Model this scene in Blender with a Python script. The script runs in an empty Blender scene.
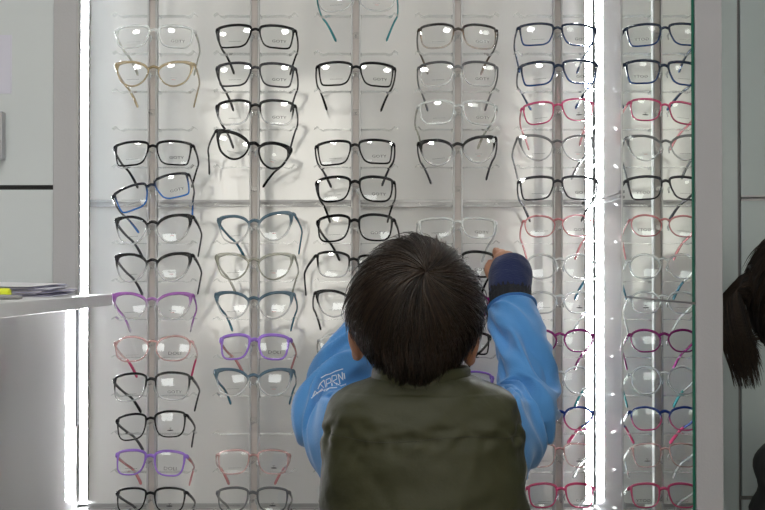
import bpy, bmesh, math, random
from mathutils import Vector, Matrix, noise
from mathutils.bvhtree import BVHTree
random.seed(7)
SC = bpy.context.scene
COL = SC.collection
PI = math.pi
F = 1276.0
PITCH = math.radians(0.85)
CAMZ = 1.2

# ------------------------------------------------------------------ measuring helper (photo pixel + distance -> point)
def P(px, py, Y):
    a = (px - 382.5) / F; b = (255.0 - py) / F
    dy = math.cos(PITCH) - math.sin(PITCH) * b
    dz = math.sin(PITCH) + math.cos(PITCH) * b
    s = Y / dy
    return Vector((a * s, Y, CAMZ + dz * s))

# ------------------------------------------------------------------ object helpers
def mk(name, verts, faces, mat, parent=None, smooth=False):
    me = bpy.data.meshes.new(name)
    me.from_pydata([tuple(v) for v in verts], [], faces)
    me.update()
    if smooth:
        me.polygons.foreach_set('use_smooth', [True] * len(me.polygons))
    if mat is not None:
        me.materials.append(mat)
    o = bpy.data.objects.new(name, me)
    COL.objects.link(o)
    if parent is not None:
        o.parent = parent
    return o

def from_bm(name, bm, mat, parent=None, smooth=False):
    bmesh.ops.recalc_face_normals(bm, faces=bm.faces)
    me = bpy.data.meshes.new(name)
    bm.to_mesh(me); bm.free()
    if smooth:
        me.polygons.foreach_set('use_smooth', [True] * len(me.polygons))
    me.materials.append(mat)
    o = bpy.data.objects.new(name, me)
    COL.objects.link(o)
    if parent is not None:
        o.parent = parent
    return o

def empty(name, loc):
    o = bpy.data.objects.new(name, None)
    o.empty_display_size = 0.05
    o.location = loc
    COL.objects.link(o)
    return o

def tag(o, label=None, cat=None, group=None, kind=None):
    if label: o['label'] = label
    if cat: o['category'] = cat
    if group: o['group'] = group
    if kind: o['kind'] = kind
    return o

def boxes(name, bl, mat, parent=None, bevel=0.0):
    bm = bmesh.new()
    for (x0, x1, y0, y1, z0, z1) in bl:
        m = Matrix.Translation(((x0 + x1) / 2, (y0 + y1) / 2, (z0 + z1) / 2)) @ Matrix.Diagonal((abs(x1 - x0), abs(y1 - y0), abs(z1 - z0), 1))
        bmesh.ops.create_cube(bm, size=1.0, matrix=m)
    if bevel > 0:
        bmesh.ops.bevel(bm, geom=list(bm.edges), offset=bevel, segments=2, affect='EDGES', profile=0.5)
    return from_bm(name, bm, mat, parent)

def struct(o):
    o['kind'] = 'structure'
    return o

def catmull(pts, n, closed=False):
    pts = [Vector(p) for p in pts]
    m = len(pts); out = []
    segs = m if closed else m - 1
    for i in range(segs):
        if closed:
            p0, p1, p2, p3 = pts[(i - 1) % m], pts[i], pts[(i + 1) % m], pts[(i + 2) % m]
        else:
            p0, p1, p2, p3 = pts[max(i - 1, 0)], pts[i], pts[i + 1], pts[min(i + 2, m - 1)]
        for k in range(n):
            t = k / n
            out.append(0.5 * ((2 * p1) + (p2 - p0) * t + (2 * p0 - 5 * p1 + 4 * p2 - p3) * t * t + (3 * p1 - p0 - 3 * p2 + p3) * t ** 3))
    if not closed:
        out.append(pts[-1])
    return out

def lerp(a, b, t): return a + (b - a) * t
def sstep(a, b, x):
    t = max(0.0, min(1.0, (x - a) / (b - a))); return t * t * (3 - 2 * t)

def tube(V, Fc, pts, rad, n=8, up=None, disp=None, power=2.0):
    """append a swept closed tube to V, Fc; rad = list of (side, up) half sizes"""
    base = len(V); m = len(pts)
    pu = Vector(up) if up is not None else Vector((0, 0, 1))
    for i in range(m):
        t = (pts[min(i + 1, m - 1)] - pts[max(i - 1, 0)]).normalized()
        s = t.cross(pu)
        if s.length < 1e-4: s = t.cross(Vector((1, 0, 0)))
        s.normalize(); u = s.cross(t).normalized()
        if up is None: pu = u
        r = rad[i]
        if not isinstance(r, tuple): r = (r, r)
        for k in range(n):
            a = 2 * PI * k / n
            c, d = math.cos(a), math.sin(a)
            e = 2.0 / power
            c2 = math.copysign(abs(c) ** e, c); d2 = math.copysign(abs(d) ** e, d)
            q = 1.0
            if disp: q = disp(i / (m - 1), a)
            V.append(pts[i] + s * (c2 * r[0] * q) + u * (d2 * r[1] * q))
    for i in range(m - 1):
        for k in range(n):
            a = base + i * n + k; b = base + i * n + (k + 1) % n
            Fc.append((a, b, b + n, a + n))
    Fc.append(tuple(base + k for k in reversed(range(n))))
    Fc.append(tuple(base + (m - 1) * n + k for k in range(n)))

# ------------------------------------------------------------------ materials
def newmat(name):
    m = bpy.data.materials.new(name); m.use_nodes = True
    nt = m.node_tree; nt.nodes.clear()
    out = nt.nodes.new('ShaderNodeOutputMaterial')
    return m, nt, out

def principled(name, col, rough=0.5, metal=0.0, spec=0.5, bump=0.0, bscale=60, var=0.0, vscale=8, coat=0.0, sheen=0.0, stretch=(1, 1, 1)):
    m, nt, out = newmat(name)
    p = nt.nodes.new('ShaderNodeBsdfPrincipled')
    p.inputs['Base Color'].default_value = (*col, 1)
    p.inputs['Roughness'].default_value = rough
    p.inputs['Metallic'].default_value = metal
    p.inputs['Specular IOR Level'].default_value = spec
    p.inputs['Coat Weight'].default_value = coat
    p.inputs['Coat Roughness'].default_value = 0.03
    p.inputs['Sheen Weight'].default_value = sheen
    tc = nt.nodes.new('ShaderNodeTexCoord')
    mp = nt.nodes.new('ShaderNodeMapping'); mp.inputs['Scale'].default_value = stretch
    nt.links.new(tc.outputs['Object'], mp.inputs['Vector'])
    if var > 0:
        nz = nt.nodes.new('ShaderNodeTexNoise'); nz.inputs['Scale'].default_value = vscale; nz.inputs['Detail'].default_value = 4
        nt.links.new(mp.outputs['Vector'], nz.inputs['Vector'])
        cr = nt.nodes.new('ShaderNodeMixRGB')
        cr.inputs[1].default_value = (*[c * (1 - var) for c in col], 1)
        cr.inputs[2].default_value = (*[min(1, c * (1 + var)) for c in col], 1)
        nt.links.new(nz.outputs['Fac'], cr.inputs[0]); nt.links.new(cr.outputs[0], p.inputs['Base Color'])
    if bump > 0:
        nb = nt.nodes.new('ShaderNodeTexNoise'); nb.inputs['Scale'].default_value = bscale; nb.inputs['Detail'].default_value = 3
        nt.links.new(mp.outputs['Vector'], nb.inputs['Vector'])
        bp = nt.nodes.new('ShaderNodeBump'); bp.inputs['Strength'].default_value = bump; bp.inputs['Distance'].default_value = 0.002
        nt.links.new(nb.outputs['Fac'], bp.inputs['Height']); nt.links.new(bp.outputs['Normal'], p.inputs['Normal'])
    nt.links.new(p.outputs['BSDF'], out.inputs['Surface'])
    return m

def emission(name, col, s):
    m, nt, out = newmat(name)
    e = nt.nodes.new('ShaderNodeEmission'); e.inputs['Color'].default_value = (*col, 1); e.inputs['Strength'].default_value = s
    nt.links.new(e.outputs[0], out.inputs['Surface'])
    return m

def fresnel(nt, ior):
    """surface reflectance that is the same from both faces of a thin sheet"""
    ge = nt.nodes.new('ShaderNodeNewGeometry')
    mr = nt.nodes.new('ShaderNodeMapRange'); mr.inputs['To Min'].default_value = ior; mr.inputs['To Max'].default_value = 1 / ior
    nt.links.new(ge.outputs['Backfacing'], mr.inputs['Value'])
    fr = nt.nodes.new('ShaderNodeFresnel'); nt.links.new(mr.outputs[0], fr.inputs['IOR'])
    return fr

def plastic(name, c1, a1, c2=None, a2=None, zmid=-0.014, zw=0.012, rough=0.22):
    """eyewear acetate: colour and opacity at the brow, fading to colour and opacity at the rim's foot"""
    m, nt, out = newmat(name)
    L = nt.links.new
    p = nt.nodes.new('ShaderNodeBsdfPrincipled'); p.inputs['Roughness'].default_value = rough; p.inputs['Specular IOR Level'].default_value = .16
    tr = nt.nodes.new('ShaderNodeBsdfTransparent')
    mix = nt.nodes.new('ShaderNodeMixShader')
    if c2 is None:
        p.inputs['Base Color'].default_value = (*c1, 1)
        tr.inputs['Color'].default_value = (*[lerp(c, 1, .75) for c in c1], 1)
        mix.inputs[0].default_value = a1
    else:
        tc = nt.nodes.new('ShaderNodeTexCoord'); sp = nt.nodes.new('ShaderNodeSeparateXYZ')
        L(tc.outputs['Object'], sp.inputs[0])
        mr = nt.nodes.new('ShaderNodeMapRange'); mr.interpolation_type = 'SMOOTHSTEP'
        mr.inputs['From Min'].default_value = zmid - zw; mr.inputs['From Max'].default_value = zmid + zw
        L(sp.outputs['Z'], mr.inputs['Value'])
        mc = nt.nodes.new('ShaderNodeMixRGB'); mc.inputs[1].default_value = (*c2, 1); mc.inputs[2].default_value = (*c1, 1)
        L(mr.outputs[0], mc.inputs[0]); L(mc.outputs[0], p.inputs['Base Color'])
        tr.inputs['Color'].default_value = (0.95, 0.95, 0.95, 1)
        ma = nt.nodes.new('ShaderNodeMapRange')
        ma.inputs['To Min'].default_value = a2; ma.inputs['To Max'].default_value = a1
        L(mr.outputs[0], ma.inputs['Value']); L(ma.outputs[0], mix.inputs[0])
    L(tr.outputs[0], mix.inputs[1]); L(p.outputs[0], mix.inputs[2])
    gl = nt.nodes.new('ShaderNodeBsdfGlossy'); gl.inputs['Roughness'].default_value = 0.05
    fr = fresnel(nt, 1.25)
    m2 = nt.nodes.new('ShaderNodeMixShader')
    if c2 is None and a1 > .95:
        fr.mute = False; L(p.outputs[0], out.inputs['Surface']); return m
    L(fr.outputs[0], m2.inputs[0]); L(mix.outputs[0], m2.inputs[1]); L(gl.outputs[0], m2.inputs[2])
    L(m2.outputs[0], out.inputs['Surface'])
    return m

def clear(name, tint, refl=1.45, body=0.0):
    m, nt, out = newmat(name)
    L = nt.links.new
    tr = nt.nodes.new('ShaderNodeBsdfTransparent'); tr.inputs['Color'].default_value = (*tint, 1)
    gl = nt.nodes.new('ShaderNodeBsdfGlossy'); gl.inputs['Roughness'].default_value = 0.02
    df = nt.nodes.new('ShaderNodeBsdfDiffuse'); df.inputs['Color'].default_value = (.9, .92, .92, 1)
    m0 = nt.nodes.new('ShaderNodeMixShader'); m0.inputs[0].default_value = body
    L(tr.outputs[0], m0.inputs[1]); L(df.outputs[0], m0.inputs[2])
    fr = fresnel(nt, refl)
    m1 = nt.nodes.new('ShaderNodeMixShader')
    L(fr.outputs[0], m1.inputs[0]); L(m0.outputs[0], m1.inputs[1]); L(gl.outputs[0], m1.inputs[2])
    L(m1.outputs[0], out.inputs['Surface'])
    return m

M = {}
M['panel'] = principled('gloss_white_panel', (.80, .80, .79), .085, spec=.75, var=.02, vscale=3)
M['side'] = principled('gloss_grey_laminate', (.58, .58, .59), .045, spec=.55, var=.02, vscale=4)
M['laminate'] = principled('white_laminate', (.57, .61, .63), .35, var=.02, vscale=5)
M['greylam'] = principled('grey_laminate', (.42, .42, .44), .4, bump=.1, bscale=300)
M['jamb'] = principled('jamb_grey_laminate', (.31, .31, .335), .45, bump=.1, bscale=300)
M['bluelam'] = principled('pale_blue_grey_laminate', (.39, .46, .48), .3)
M['counter'] = principled('white_counter', (.74, .74, .75), .35, bump=.05, bscale=200)
M['alu'] = principled('brushed_aluminium', (.40, .40, .41), .42, metal=.55, bump=.05, bscale=400, stretch=(1, 1, .05))
M['dullalu'] = principled('dull_aluminium', (.30, .30, .31), .6, metal=.2)
M['rail'] = principled('satin_aluminium', (.46, .46, .47), .4, metal=.4)
M['insert'] = principled('pinkish_insert', (.56, .515, .495), .4)
M['dark'] = principled('dark_trim', (.035, .035, .037), .6, spec=.2)
M['groove'] = principled('dark_seam_strip', (.14, .14, .145), .6)  # dark grey strip set in the seams of the next bay's wall
M['floor'] = principled('floor_tile', (.35, .33, .31), .35, var=.1, vscale=2)
M['ceil'] = principled('ceiling_paint', (.8, .8, .79), .8)
M['wallpaint'] = principled('warm_wall_paint', (.55, .49, .42), .7, var=.03)
M['wood'] = principled('window_frame_paint', (.7, .7, .7), .4)
M['lens'] = clear('demo_lens', (.985, .99, .988), 1.62)
M['pane'] = clear('window_glass', (.98, .99, .99), 1.45)
M['acrylic'] = clear('clear_acrylic', (.95, .96, .96), 1.45, .06)
M['print'] = principled('black_print', (.03, .03, .035), .5)
M['redprint'] = principled('red_print', (.55, .05, .05), .5)
M['greyprint'] = principled('grey_print', (.16, .16, .17), .5)
m, nt, out = newmat('mirror_silver')
g = nt.nodes.new('ShaderNodeBsdfGlossy'); g.inputs['Roughness'].default_value = 0.0; g.inputs['Color'].default_value = (.80, .83, .80, 1)
nt.links.new(g.outputs[0], out.inputs['Surface']); M['mirror'] = m
M['greenedge'] = principled('green_glass_edge', (.006, .10, .065), .35, spec=.15)

# LED tape: beads along the strip
def led(name, base, peak, scale):
    m, nt, out = newmat(name); L = nt.links.new
    tc = nt.nodes.new('ShaderNodeTexCoord'); sp = nt.nodes.new('ShaderNodeSeparateXYZ')
    L(tc.outputs['Object'], sp.inputs[0])
    mu = nt.nodes.new('ShaderNodeMath'); mu.operation = 'MULTIPLY'; mu.inputs[1].default_value = scale
    L(sp.outputs['Z'], mu.inputs[0])
    si = nt.nodes.new('ShaderNodeMath'); si.operation = 'SINE'; L(mu.outputs[0], si.inputs[0])
    mr = nt.nodes.new('ShaderNodeMapRange'); mr.inputs['From Min'].default_value = .1; mr.inputs['From Max'].default_value = .95
    mr.inputs['To Min'].default_value = base; mr.inputs['To Max'].default_value = peak
    L(si.outputs[0], mr.inputs['Value'])
    e = nt.nodes.new('ShaderNodeEmission'); e.inputs['Color'].default_value = (.965, .99, 1, 1)
    L(mr.outputs[0], e.inputs['Strength']); L(e.outputs[0], out.inputs['Surface'])
    return m
M['led'] = led('led_tape_light', 42.0, 78.0, 2 * PI / 0.016)
M['lamp'] = emission('downlight_glow', (1, .99, .96), 42)
M['added_panel'] = emission('added_panel_glow', (.96, 1, .97), 5.5)

# ------------------------------------------------------------------ room
YB = 2.36
SL, SR = -0.5625, 0.396
SRL = 0.3905          # face of the laminate beside the mirrors
ZC = 2.9
struct(boxes('floor', [(-3.1, 3.1, -3.2, 2.5, -.1, 0)], M['floor']))
struct(boxes('ceiling', [(-3.1, 3.1, -3.2, 2.5, ZC, ZC + .1)], M['ceil']))
struct(boxes('wall_left', [(-3.1, -3.0, -3.1, 2.5, 0, ZC)], M['wallpaint']))
struct(boxes('wall_right', [(3.0, 3.1, -3.1, 2.5, 0, ZC)], M['wallpaint']))
# shop-front wall behind the viewer with two daylight openings
W = [(-1.15, -.15, .75, 2.45), (0.75, 1.9, .75, 2.45)]
struct(boxes('wall_front', [(-3.1, W[0][0], -3.2, -3.1, 0, ZC), (W[0][1], W[1][0], -3.2, -3.1, 0, ZC), (W[1][1], 3.1, -3.2, -3.1, 0, ZC),
                            (W[0][0], W[0][1], -3.2, -3.1, 0, .75), (W[0][0], W[0][1], -3.2, -3.1, 2.45, ZC),
                            (W[1][0], W[1][1], -3.2, -3.1, 0, .75), (W[1][0], W[1][1], -3.2, -3.1, 2.45, ZC)], M['wallpaint']))
for i, (x0, x1, z0, z1) in enumerate(W):
    r = struct(boxes('window_%d' % (i + 1), [(x0, x0 + .05, -3.18, -3.1, z0, z1), (x1 - .05, x1, -3.18, -3.1, z0, z1), (x0 + .05, x1 - .05, -3.18, -3.1, z0, z0 + .05),
               (x0 + .05, x1 - .05, -3.18, -3.1, z1 - .05, z1), ((x0 + x1) / 2 - .02, (x0 + x1) / 2 + .02, -3.17, -3.11, z0 + .05, z1 - .05)], M['wood']))
    boxes('window_pane', [(x0 + .05, x1 - .05, -3.145, -3.139, z0 + .05, z1 - .05)], M['pane'], r)

ZS = P(382, 203.5, YB).z        # mid rail height
ZL = P(382, 506, YB).z          # low rail height
# the display back wall: glossy white panels
struct(boxes('wall_back', [(SL, SR, YB, YB + .03, 0, ZL - .003), (SL, SR, YB, YB + .03, ZL + .003, ZS - .003), (SL, SR, YB, YB + .03, ZS + .003, ZC)], M['panel']))
struct(boxes('wall_outer', [(-3.1, 3.1, YB + .035, YB + .12, 0, ZC)], M['laminate']))
def rail_trim(name, z, h):
    return struct(boxes(name, [(SL + .02, SRL - .022, YB - .006, YB + .002, z - h, z - h * .35), (SL + .02, SRL - .022, YB - .006, YB + .002, z + h * .35, z + h),
                        (SL + .02, SRL - .022, YB - .002, YB + .004, z - h * .35, z + h * .35)], M['alu']))
rail_trim('trim_1', ZS, .0065)
rail_trim('trim_2', ZL, .0055)

# right partition (side wall of the bay): laminate, carries the mirrors
YM = 1.617
struct(boxes('partition_wall_right', [(SR, SR + .034, YM, YB, 0, ZC)], M['side'], bevel=.0008))
struct(boxes('side_laminate', [(SRL, SR, 2.086, YB - .0005, 0, ZC)], M['side']))
struct(boxes('trim_9', [(SR - .0002, SR + .0342, YM - .004, YM - .0002, 0, ZC)], M['jamb'], bevel=.0008))
# aluminium rail turning the corner on the laminate part
struct(boxes('trim_3', [(SRL - .003, SRL + .001, 2.087, YB - .011, ZS - .0065, ZS - .0022), (SRL - .003, SRL + .001, 2.087, YB - .011, ZS + .0022, ZS + .0065)], M['dullalu']))
struct(boxes('trim_4', [(SRL - .003, SRL + .001, 2.087, YB - .011, ZL - .0055, ZL + .0055)], M['dullalu']))
# dark corner profiles
struct(boxes('trim_5', [(SRL - .0038, SRL - .0002, YB - .016, YB + .001, ZL + .006, ZC)], M['dark']))
zt = P(78, 425, YB).z
struct(boxes('trim_6', [(SL + .0002, SL + .0038, YB - .016, YB + .001, zt, ZC)], M['dark']))

# mirrors on the right partition
zj = P(650, 299.5, 1.85).z
for nm, z0, z1, lb in (('u', zj + .0014, 2.5, 'tall mirror panel above the joint line on the right side wall, green glass edge'),
                       ('l', .15, zj - .0014, 'mirror panel below the joint line on the right side wall, green glass edge')):
    r = empty('wall_mirror', (SR - .002, 1.855, z0))
    tag(r, lb, 'mirror', 'mirrors on the right side wall')
    y0, y1 = YM - 1.855, 2.085 - 1.855
    xl, xr = -.002, .0018
    h = z1 - z0
    mk('mirror_face', [(xl, y0, 0), (xl, y1, 0), (xl, y1, h), (xl, y0, h)], [(0, 1, 2, 3)], M['mirror'], r)
    mk('glass_edge', [(xl, y0, 0), (xr, y0, 0), (xr, y0, h), (xl, y0, h), (xl, y1, 0), (xr, y1, 0), (xr, y1, h), (xl, y1, h)],
       [(0, 1, 2, 3), (5, 4, 7, 6), (3, 2, 6, 7), (1, 0, 4, 5), (1, 5, 6, 2)], M['greenedge'], r)['label'] = 'dark green glass edge'

# the wall of the next bay, beyond the right partition
xs = P(739.5, 250, 2.33).x
zs2 = P(755, 198, 2.33).z; zs3 = P(755, 498, 2.33).z
struct(boxes('wall_beyond', [(SR + .0345, xs - .003, 2.33, YB + .03, 0, ZC), (xs + .003, 2.2, 2.33, YB + .03, 0, zs3 - .004), (xs + .003, 2.2, 2.33, YB + .03, zs3 + .004, zs2 - .005),
                             (xs + .003, 2.2, 2.33, YB + .03, zs2 + .005, ZC)], M['bluelam']))
struct(boxes('trim_7', [(xs - .003, xs + .003, 2.336, 2.345, 0, ZC), (xs + .003, 2.2, 2.336, 2.345, zs3 - .004, zs3 + .004)], M['groove']))
struct(boxes('trim_8', [(xs + .003, 2.2, 2.327, 2.34, zs2 - .005, zs2 - .0015), (xs + .003, 2.2, 2.327, 2.34, zs2 + .0015, zs2 + .005)], M['greylam']))

# left: low glossy partition, counter over it, upright board standing on the counter
ct = P(0, 302.5, 1.55).z
struct(boxes('partition_wall_left', [(SL - .036, SL, 1.15, YB, 0, ct - .019)], M['side'], bevel=.0008))
c = boxes('counter_top', [(-1.3, -.462, 1.1, 2.185, ct - .019, ct)], M['counter'], bevel=.0015)
tag(c, 'white counter slab over the low partition at left, papers lying on it', 'counter')
zs1 = P(20, 187.3, 2.15).z
xj0 = P(53, 200, 2.146).x; xj1 = P(77.2, 200, 2.146).x
b = empty('upright_board', (-.8, 2.158, ct))
tag(b, 'tall white board with grey edge strip standing on the counter at left', 'board')
bz = ct
boxes('board_panel', [(-1.3 + .8, xj0 + .8, -.006, .010, 0, zs1 - .004 - bz), (-1.3 + .8, xj0 + .8, -.006, .010, zs1 + .004 - bz, ZC - bz - .01)], M['laminate'], b)
boxes('seam_profile', [(-.5, xj0 + .8, -.004, .008, zs1 - .004 - bz, zs1 - .0012 - bz), (-.5, xj0 + .8, -.004, .008, zs1 + .0012 - bz, zs1 + .004 - bz), (-.5, xj0 + .8, .0, .008, zs1 - .0012 - bz, zs1 + .0012 - bz)], M['dark'], b)
boxes('edge_strip', [(xj0 + .8, xj1 + .8, -.012, .008, 0, ZC - bz - .01)], M['greylam'], b, .0006)
boxes('edge_trim', [(xj1 + .8 - .003, xj1 + .8 + .0012, -.0125, .009, 0, ZC - bz - .01)], M['alu'], b)
# things fixed to the board
pa, pb = P(-14, 35, 2.151), P(11.5, 93.5, 2.151)
o = boxes('paper_notice', [(pa.x, pb.x, 2.1505, 2.1519, pb.z, pa.z)], principled('lilac_paper', (.60, .60, .70), .7))
tag(o, 'pale lilac paper notice fixed high on the white board at left edge', 'paper')
pa, pb = P(-16, 112, 2.145), P(4.5, 160, 2.145)
r = empty('wall_box', ((pa.x + pb.x) / 2, 2.152, pb.z))
hw = (pb.x - pa.x) / 2; hh = pa.z - pb.z
boxes('housing', [(-hw, hw, -.022, 0, 0, hh)], M['greylam'], r, .002)
boxes('cover_plate', [(-hw + .005, hw - .005, -.0245, -.021, .006, hh - .006)], M['alu'], r, .001)
tag(r, 'small grey metal box fixed to the white board at the left edge', 'box')

# LED strips in the two back corners
for x0, x1, lb in ((P(80.3, 250, 2.35).x, P(88.3, 250, 2.35).x, 'bright white light strip in the left back corner of the display'),
                   (P(585.3, 250, 2.35).x, P(593.2, 250, 2.35).x, 'bright white light strip in the right back corner beside the mirror')):
    r = empty('led_strip', ((x0 + x1) / 2, YB - .004, ZL + .01))
    tag(r, lb, 'light strip', 'light strips in the corners')
    w = (x1 - x0) / 2; h = 2.6 - ZL
    boxes('channel', [(-w, -w + .0008, -.007, .003, 0, h), (w - .0008, w, -.007, .003, 0, h), (-w, w, .001, .003, 0, h)], M['alu'], r)
    boxes('light_tape', [(-w + .0009, w - .0009, -.006, .0, .0, h)], M['led'], r)

# ceiling downlights, then added panel lights
for i, (x, y) in enumerate(((-.95, 1.08), (-.45, 1.08), (.1, 1.08), (.62, 1.08))):
    r = empty('ceiling_downlight', (x, y, ZC - .03))
    tag(r, 'round ceiling downlight over the display, number %s from the left' % ('one', 'two', 'three', 'four')[i], 'ceiling light', 'ceiling downlights')
    V, Fc = [], []
    tube(V, Fc, [Vector((0, 0, .03)), Vector((0, 0, .0))], [.095, .09], 24, up=(0, 1, 0))
    mk('trim_ring', V, Fc, M['alu'], r)
    V, Fc = [], []
    tube(V, Fc, [Vector((0, 0, .0)), Vector((0, 0, -.004))], [.068, .068], 24, up=(0, 1, 0))
    mk('diffuser', V, Fc, M['lamp'], r)
for i, (x, y) in enumerate(((-.85, .1), (.95, .1), (0.0, -1.9), (0.05, .1))):  # unseen panels, added to give the lenses window-like reflections
    r = empty('added_panel_light', (x, y, ZC - .03))
    tag(r, 'added unseen square ceiling panel light, %s' % ('above and to the left of the viewer', 'above and to the right of the viewer', 'far behind by the shop front', 'above the viewer')[i], 'ceiling light', 'added ceiling panel lights')
    boxes('frame', [(-.22, .22, -.22, .22, .0, .03)], M['alu'], r)
    boxes('diffuser', [(-.20, .20, -.20, .20, -.004, .0)], M['added_panel'], r)

# ------------------------------------------------------------------ display rods
YR = 2.222
ROWZ0 = P(382, 28, 2.2).z
ROWD = ROWZ0 - P(382, 66.5, 2.2).z
RODX = [P(px, 255, YR).x for px in (152.6, 254.6, 355.8, 457.8, 557.8)]
ZBOT = ROWZ0 - 14.2 * ROWD; ZTOP = ROWZ0 + 5 * ROWD
def make_rod():
    r = empty('display_rod', (0, YR, ZBOT))
    H = ZTOP - ZBOT
    for s in (-1, 1):
        boxes('side_rail', [(s * .0052, s * .0083, -.009, .009, 0, H)], M['rail'], r, .0006)
    boxes('insert_strip', [(-.0052, .0052, -.003, .006, 0, H)], M['insert'], r)
    for z in (.02, H - .02):
        boxes('wall_bracket', [(-.006, .006, .006, YB - YR, z - .01, z + .01)], M['alu'], r, .001)
    cm = rm = lm = None
    for i in range(-1, 14):
        z = ROWZ0 - i * ROWD - ZBOT
        if cm is None:
            o = boxes('bridge_clip', [(-.0052, .0052, -.014, -.002, -.016, -.006), (-.0018, .0018, -.036, -.012, -.0158, -.0136)], M['acrylic'], r, .0007)
            cm = o.data
            rs = []
            for s in (-1, 1):
                prof = [(.008, .0), (.02, .0006), (.05, .0008), (.058, -.0012), (.063, .0005), (.0675, .0055), (.071, .0035), (.074, .0012)]
                V = []; Fc = []
                for (x, zz) in prof:
                    for (yy, dz) in ((.010, 0), (.030, 0), (.030, .0012), (.010, .0012)):
                        V.append((s * x, yy, zz + dz))
                for k in range(len(prof) - 1):
                    for q in range(4):
                        a = k * 4 + q; b2 = k * 4 + (q + 1) % 4
                        Fc.append((a, b2, b2 + 4, a + 4))
                Fc += [(3, 2, 1, 0), tuple(range(len(V) - 4, len(V)))]
                # stem from the rod back to the rest
                b0 = len(V)
                for (x, yy, zz) in ((.004, .006, -.002), (.010, .006, -.002), (.010, .030, -.002), (.004, .030, -.002), (.004, .006, .0016), (.010, .006, .0016), (.010, .030, .0016), (.004, .030, .0016)):
                    V.append((s * x, yy, zz))
                Fc += [tuple(b0 + q for q in f) for f in ((0, 1, 2, 3), (7, 6, 5, 4), (0, 4, 5, 1), (1, 5, 6, 2), (2, 6, 7, 3), (3, 7, 4, 0))]
                o2 = mk('temple_rest', V, Fc, M['acrylic'], r)
                o2.location = (0, 0, z - .0392); rs.append(o2.data)
            o.location = (0, 0, z)
            lm, rm = rs
        else:
            o = bpy.data.objects.new('bridge_clip', cm); COL.objects.link(o); o.parent = r; o.location = (0, 0, z)
            for me in (lm, rm):
                o = bpy.data.objects.new('temple_rest', me); COL.objects.link(o); o.parent = r; o.location = (0, 0, z - .0392)
    return r
rod = make_rod()
RL = ['first display rod from the left, beside the corner light strip', 'second display rod from the left, hung with glasses',
      'middle display rod, its lower part hidden by the boy', 'fourth display rod from the left, rising behind the head and raised arm', 'fifth display rod from the left, nearest the mirror']
for i, x in enumerate(RODX):
    if i == 0: o = rod
    else:
        o = rod.copy(); COL.objects.link(o)
        for ch in list(rod.children):
            c2 = ch.copy(); COL.objects.link(c2); c2.parent = o
    o.location = (x, YR, ZBOT)
    tag(o, RL[i], 'display rod', 'eyewear display rods')

# ------------------------------------------------------------------ eyeglasses
G = {
 'black': plastic('black_acetate', (.007, .007, .008), 1.0),
 'dkgrey': plastic('charcoal_acetate', (.05, .05, .058), .97),
 'grey': plastic('grey_acetate', (.14, .145, .15), .9),
 'navy': plastic('navy_acetate', (.010, .022, .055), 1.0, (.012, .06, .22), 1.0, -.018, .012),
 'blackblue': plastic('black_and_blue_acetate', (.012, .014, .02), 1.0, (.02, .16, .55), 1.0, -.012, .012),
 'tan': plastic('honey_acetate', (.52, .40, .21), .46),
 'clear': plastic('crystal_acetate', (.90, .93, .93), .42),
 'blackclear': plastic('black_fading_to_crystal', (.007, .007, .008), 1.0, (.88, .9, .9), .34, -.013, .010),
 'blackgrey': plastic('black_over_crystal', (.007, .007, .008), 1.0, (.88, .9, .9), .34, -.022, .009),
 'purpleclear': plastic('violet_fading_to_crystal', (.42, .14, .52), .78, (.82, .80, .84), .25, -.006, .012),
 'pinkclear': plastic('pale_pink_crystal', (.85, .52, .50), .34),
 'purple': plastic('violet_acetate', (.36, .20, .72), .92),
 'blueclear': plastic('slate_blue_fading_to_crystal', (.10, .17, .23), .92, (.88, .9, .9), .34, -.010, .011),
 'olive': plastic('smoky_crystal', (.48, .48, .40), .42),
 'brownclear': plastic('dark_brown_fading_to_crystal', (.020, .018, .018), 1.0, (.55, .38, .26), .30, -.012, .014),
 'greyclear': plastic('grey_fading_to_crystal', (.09, .09, .10), .9, (.88, .9, .9), .34, -.008, .012),
 'smoke': plastic('smoke_fading_to_crystal', (.22, .23, .24), .8, (.88, .9, .9), .34, -.012, .012),
 'pink': plastic('pink_acetate', (.72, .10, .24), .85),
 'rose': plastic('rose_crystal', (.80, .34, .36), .6),
 'magenta': plastic('plum_acetate', (.27, .015, .16), .92),
 'bluepink': plastic('blue_over_pink_acetate', (.012, .04, .24), 1.0, (.72, .10, .30), .9, -.014, .006),
 'teal': plastic('teal_acetate', (.05, .36, .40), .8),
 'bluetip': plastic('steel_blue_acetate', (.05, .20, .30), .85),
 'red': plastic('raspberry_acetate', (.60, .05, .16), .9),
}
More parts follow.
